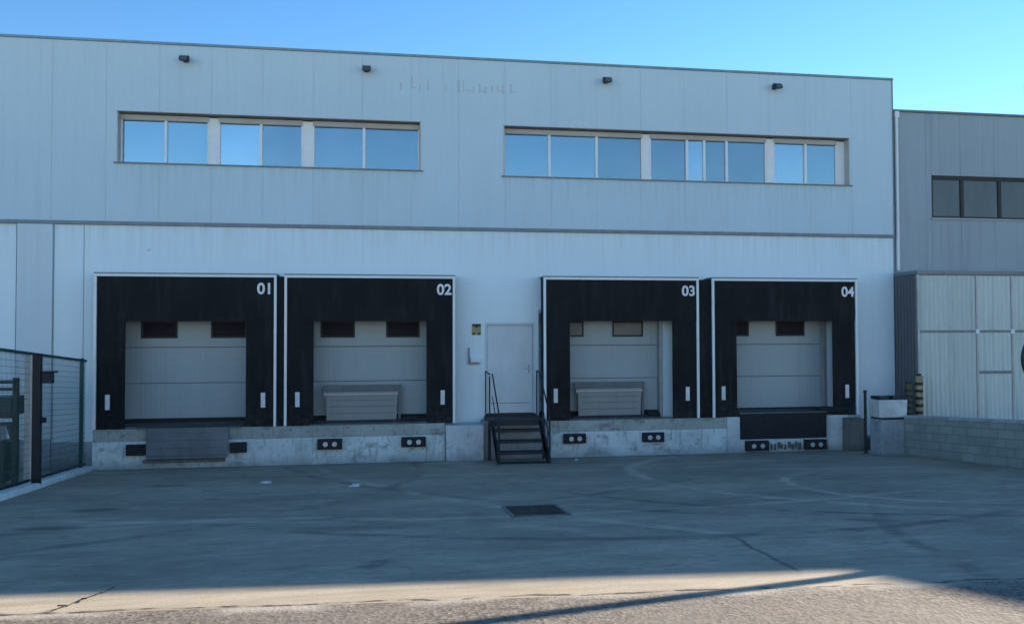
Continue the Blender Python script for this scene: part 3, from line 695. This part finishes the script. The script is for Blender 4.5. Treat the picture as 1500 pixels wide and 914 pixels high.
for x in (20.55, 21.60, 22.7): m.box(x-.045, x+.045, NY+.018, NY+.06, NW[2]+.05, NW[3]-.1)
w = m.build('window', M['black_frame'], N, bevel=.004)
for a, c in ((19.75,20.50),(20.60,21.55),(21.65,22.65),(22.75,23.05)): MB().box(a, c, NY+.045, NY+.055, NW[2]+.05, NW[3]-.1).build('pane', M['glass_dark'], w)
m = MB(); m.box(NW[0]-.03, NR, NY-.05, NY+.02, NW[2]-.03, NW[2]-.002); m.build('window_sill', M['galv'], N)
m = MB(); m.bar((18.73,NY-.055,4.28), (18.73,NY-.055,NT_-.02), .085, n=12); m.box(18.67,18.79,NY-.10,NY-.002,NT_-.16,NT_-.01); m.build('downpipe', M['white_metal'], N, smooth=False)
# metal clad porch: corrugated, real ribs
m = MB(); zp = 4.20; Yp = -.85; xa = 18.59; pit = .12
def corr(mm, a, c, z0, z1, y, along='x', amp=.032):
    n = int(round((c-a)/(pit/4))); lo, hi = [], []
    prof = [0, 0, 1, 1]
    for k in range(n+1):
        u = a + (c-a)*k/n; d = amp*prof[k % 4]
        p = (u, y-d) if along == 'x' else (y-d, u)
        lo.append((p[0],p[1],z0)); hi.append((p[0],p[1],z1))
    mm.sheet([lo, hi])
corr(m, xa+.04, 20.10, .3, 2.76, Yp); corr(m, xa+.04, 20.10, 2.82, 4.10, Yp)
corr(m, 20.17, 21.03, 2.82, 4.10, Yp); corr(m, 21.10, 23.1, 2.82, 4.10, Yp); corr(m, 21.10, 23.1, .3, 2.76, Yp); corr(m, 20.17, 21.03, 1.86, 2.76, Yp); corr(m, 20.17, 21.03, .3, 1.79, Yp)
m.build('porch_front', M['corr_light'], N)
m = MB(); corr(m, Yp, NY, .2, 4.12, xa, 'y'); m.build('porch_side', M['corr_shaded'], N)
m = MB(); m.box(xa+.03, 23.1, Yp+.005, NY, .2, 4.13); m.build('porch_core', M['trim'], N)
m = MB(); m.box(xa-.02, 23.1, Yp-.04, NY-.002, 4.131, 4.215); m.build('porch_cap', M['trim'], N)
m = MB(); m.box(xa-.004, xa+.045, Yp-.022, Yp+.03, .2, 4.12); m.build('porch_corner', M['galv'], N)
for z0, z1, a, c in ((2.762,2.818,xa+.04,23.1),(1.792,1.858,20.17,21.03)): MB().box(a, c, Yp-.012, Yp+.002, z0, z1).build('door_rail', M['trim'], N)
for x in (20.135, 21.065): MB().box(x-.028, x+.028, Yp-.014, Yp+.001, .3, 4.11).build('door_stile', M['galv'], N)
for x, z in ((20.135,2.79),(21.065,2.79)): MB().box(x-.05,x+.05,Yp-.022,Yp-.0145,z-.05,z+.05).build('junction_plate', M['white_metal'], N)

# round black disc (mirror seen from behind) at the right frame edge
DC = thing('round_mirror', (15.62, -8.0, gz(-8)), 'round black disc above the block wall cut off by the right edge', 'traffic mirror')
m = MB(); c = Vector((15.59,-8.0,2.40)); n = 40; r = .44; A = []; Bk = []; mid = m.bm.verts.new(c+Vector((0,-.07,0)))
for k in range(n):
    a = 2*math.pi*k/n; A.append(m.bm.verts.new(c+Vector((r*math.cos(a),0,r*math.sin(a))))); Bk.append(m.bm.verts.new(c+Vector((r*.8*math.cos(a),-.05,r*.8*math.sin(a)))))
F = [m.bm.verts.new(v.co+Vector((0,.03,0))) for v in A]
for k in range(n): j=(k+1)%n; m.bm.faces.new((A[k],A[j],Bk[j],Bk[k])); m.bm.faces.new((Bk[k],Bk[j],mid)); m.bm.faces.new((A[k],A[j],F[j],F[k]))
m.bm.faces.new(F); m.build('disc', M['black_frame'], DC)
m = MB(); m.bar((15.53,-7.93,gz(-8)), (15.53,-7.93,2.5), .06, n=12); m.build('post', M['galv'], DC)

# ------------------------------------------------------------------ fence on the left
FN = thing('mesh_fence', (.7, -4, gz(-4)), 'green welded mesh fence on the white kerb left of bay 01', 'fence')
top = 2.20
def fpt(y, h): return (fx(y)-.13, y, gz(y)+h)
ya, yb_ = -.62, -10.4
m = MB(); y = ya - .05
while y > yb_:
    p, q = fpt(y,.14), fpt(y,top); m.bar(p, q, .0045, n=4); y -= .05
hh = .16
while hh < top+.02:
    m.bar(fpt(ya,hh), fpt(yb_,hh), .005, n=4); hh += .10
m.build('wire_mesh', M['green_metal'], FN)
m = MB(); m.bar(fpt(ya,top), fpt(yb_,top), .045); m.build('top_rail', M['green_metal'], FN)
m = MB(); m.bar(fpt(ya,.14), fpt(yb_,.14), .04); m.build('bottom_rail', M['steel_dark'], FN)
for y in (-.9, -6.6, -9.2):
    m = MB(); m.bar(fpt(y,.08), fpt(y,top+.04), .06); m.build('fence_post', M['green_metal'], FN)
GP = thing('gate_post', (.55, -3.75, gz(-3.75)), 'thick black square gate post with small bracket boxes standing at the mesh fence', 'post')
px_ = fx(-3.75)-.04
m = MB(); m.box(px_-.055, px_+.065, -3.80, -3.70, gz(-3.75)+.06, 2.47); m.build('shaft', M['steel_dark'], GP, bevel=.004)
m = MB(); m.box(px_-.17, px_-.056, -3.80, -3.72, gz(-3.75)+.06, 2.46); m.build('side_upright', M['galv'], GP)
m = MB(); m.box(px_+.066, px_+.24, -3.77, -3.69, 1.98, 2.15); m.box(px_+.067, px_+.30, -3.78, -3.68, 2.151, 2.18); m.build('bracket_box', M['steel_dark'], GP, bevel=.005)
m = MB(); m.bar((px_+.056,-3.73,1.38), (px_+.13,-3.73,1.38), .09, n=10); m.build('latch', M['steel_dark'], GP)
# dark steel frame rack behind the fence
RK = thing('steel_rack', (-.6, -3.0, gz(-3)), 'dark steel frame rack with crossbars standing behind the mesh fence at the left edge', 'rack')
yk = -3.2; gk = gz(yk)
for x in (.12, -1.75):
    for y in (yk, yk+.7):
        m = MB(); m.bar((x,y,gk-.02), (x,y,2.05), .075); m.build('upright', M['steel_dark'], RK)
for z in (1.98, 1.86, 1.40, 1.28): 
    m = MB(); m.bar((-1.79,yk-.04,z), (.12,yk-.04,z), .055); m.build('crossbar', M['steel_dark'], RK)
MB().box(-1.75, .05, yk+.02, yk+.6, 1.40, 1.72).build('teal_bin', M['teal'], RK, bevel=.02)
MB().box(-1.75, -.05, yk+.02, yk+.6, gk+.05, .95).build('lower_bin', worn('dark_grey_bin', (.02,.026,.03), .3, 4), RK, bevel=.02)
MB().box(-.55, -.15, yk+.02, yk+.4, .96, 1.22).build('white_tub', M['white_metal'], RK, bevel=.05)
m = MB(); m.bar((.02,yk,1.25), (.10,yk-.02,.95), .06); m.bar((-.02,yk,.5), (.12,yk-.04,.40), .05); m.build('brace', M['steel_dark'], RK)

# ------------------------------------------------------------------ unseen shadow casters and bounce hall, added for the light
m = MB(); m.hexa([(23.15,.1,-.2),(31.15,.1,-.2),(30.95,1.0,-.2),(23.15,1.0,-.2),(23.15,.1,9.06),(31.15,.1,9.53),(30.95,1.0,9.53),(23.15,1.0,9.06)])
m.box(22.37,23.149,.08,.15,8.27,9.04); o = m.build('shadow_hall_sloped', M['clad_dark']); solo(o, 'unseen dark grey hall added to cast the yard shadow edge', 'building')  # unseen hall and parapet, shaped to throw the long shadow edge
m = MB(); m.hexa([(33.0,-7.5,-.2),(44,-7.5,-.2),(44,1.05,-.2),(30.96,1.05,-.2),(33.0,-7.5,9.56),(44,-7.5,9.56),(44,1.05,9.56),(30.96,1.05,9.56)]); o = m.build('shadow_hall_corner', M['clad_dark']); solo(o, 'unseen grey hall added to cast the shadow corner at the right', 'building')  # unseen, skewed so its shadow closes the lit strip at the right
m = MB(); m.box(31.2, 37.6, 8.0, 8.9, -.2, 14.64); o = m.build('shadow_block', M['clad_dark']); solo(o, 'unseen tall grey block added to shade the left of the yard', 'building')  # unseen, added to stop sun leaking onto the yard's left
m = MB(); m.box(-70, 90, -60, -45, .5, 8.5); o = m.build('bounce_hall', M['white_wall']); solo(o, 'unseen long white hall added behind the camera to bounce light', 'building')  # unseen, added as a sunlit reflector for the shaded facade
CB = thing('shadow_barrier', (18.7, -10, .7), 'unseen white boom added to cast the diagonal strip shadow', 'barrier')  # unseen barrier, added only for its strip of shadow

# ------------------------------------------------------------------ light
EL, AZ = 19.5, 60.0                        # azimuth clockwise from +Y
sd = Vector((math.sin(R(AZ))*math.cos(R(EL)), math.cos(R(AZ))*math.cos(R(EL)), math.sin(R(EL))))
def lift(p, k): return Vector(p) + sd*k
A = (10.50,-12.16,gz(-12.16)); Bp = (6.35,-13.12,gz(-13.12))
p1 = lift(A, 8.0); p2 = lift(Bp, 12.0); p0 = p1 + (p1-p2)*1.9
m = MB(); m.bar(p2, p0, .135, n=10); m.build('boom', M['white_metal'], CB)  # bar laid along the sun rays of the wanted strip shadow
m = MB(); m.box(p0.x-.2, p0.x+.2, p0.y-.2, p0.y+.2, .2, p0.z+.15); m.build('housing', M['steel_dark'], CB, bevel=.02)

sun = bpy.data.lights.new('sun', 'SUN'); sun.energy = 5.0; sun.angle = R(.4); sun.color = (1, .86, .70)
so = bpy.data.objects.new('sun', sun); col.objects.link(so); so.rotation_euler = (-sd).to_track_quat('-Z', 'Y').to_euler()
w = bpy.data.worlds.new('World'); scene.world = w; w.use_nodes = True; nt = w.node_tree
bg = nt.nodes['Background']; sky = nt.nodes.new('ShaderNodeTexSky'); sky.sky_type = 'NISHITA'; sky.sun_disc = False
sky.sun_elevation = R(EL); sky.sun_rotation = R(AZ); sky.air_density = 1.0; sky.dust_density = 0.0; sky.ozone_density = 3.0; sky.altitude = 100
hs = nt.nodes.new('ShaderNodeHueSaturation'); hs.inputs['Hue'].default_value = .501; hs.inputs['Saturation'].default_value = 1.2; nt.links.new(sky.outputs[0], hs.inputs['Color']); nt.links.new(hs.outputs[0], bg.inputs[0]); bg.inputs[1].default_value = .098

# ------------------------------------------------------------------ camera
yaw, pitch, roll, F = -.1566, .0249, -.0027, 1203.03
cy, sy, cp, sp, cr, sr = math.cos(yaw), math.sin(yaw), math.cos(pitch), math.sin(pitch), math.cos(roll), math.sin(roll)
r0 = Vector((cy, sy, 0)); f0 = Vector((-sy, cy, 0)); u0 = Vector((0,0,1))
f = f0*cp + u0*sp; u = u0*cp - f0*sp; r = r0*cr + u*sr; u2 = u*cr - r0*sr
cam = bpy.data.cameras.new('camera'); cam.sensor_width = 36; cam.lens = F/1500*36; cam.clip_end = 2000; cam.clip_start = .1
co = bpy.data.objects.new('camera', cam); col.objects.link(co)
co.matrix_world = Matrix(((r.x,u2.x,-f.x,6.2574),(r.y,u2.y,-f.y,-18.3043),(r.z,u2.z,-f.z,2.7947),(0,0,0,1)))
scene.camera = co
vs = scene.view_settings; vs.view_transform = 'Standard'; vs.look = 'None'; vs.exposure = 1.36; vs.gamma = 1
scene.render.resolution_x = 1024; scene.render.resolution_y = 623
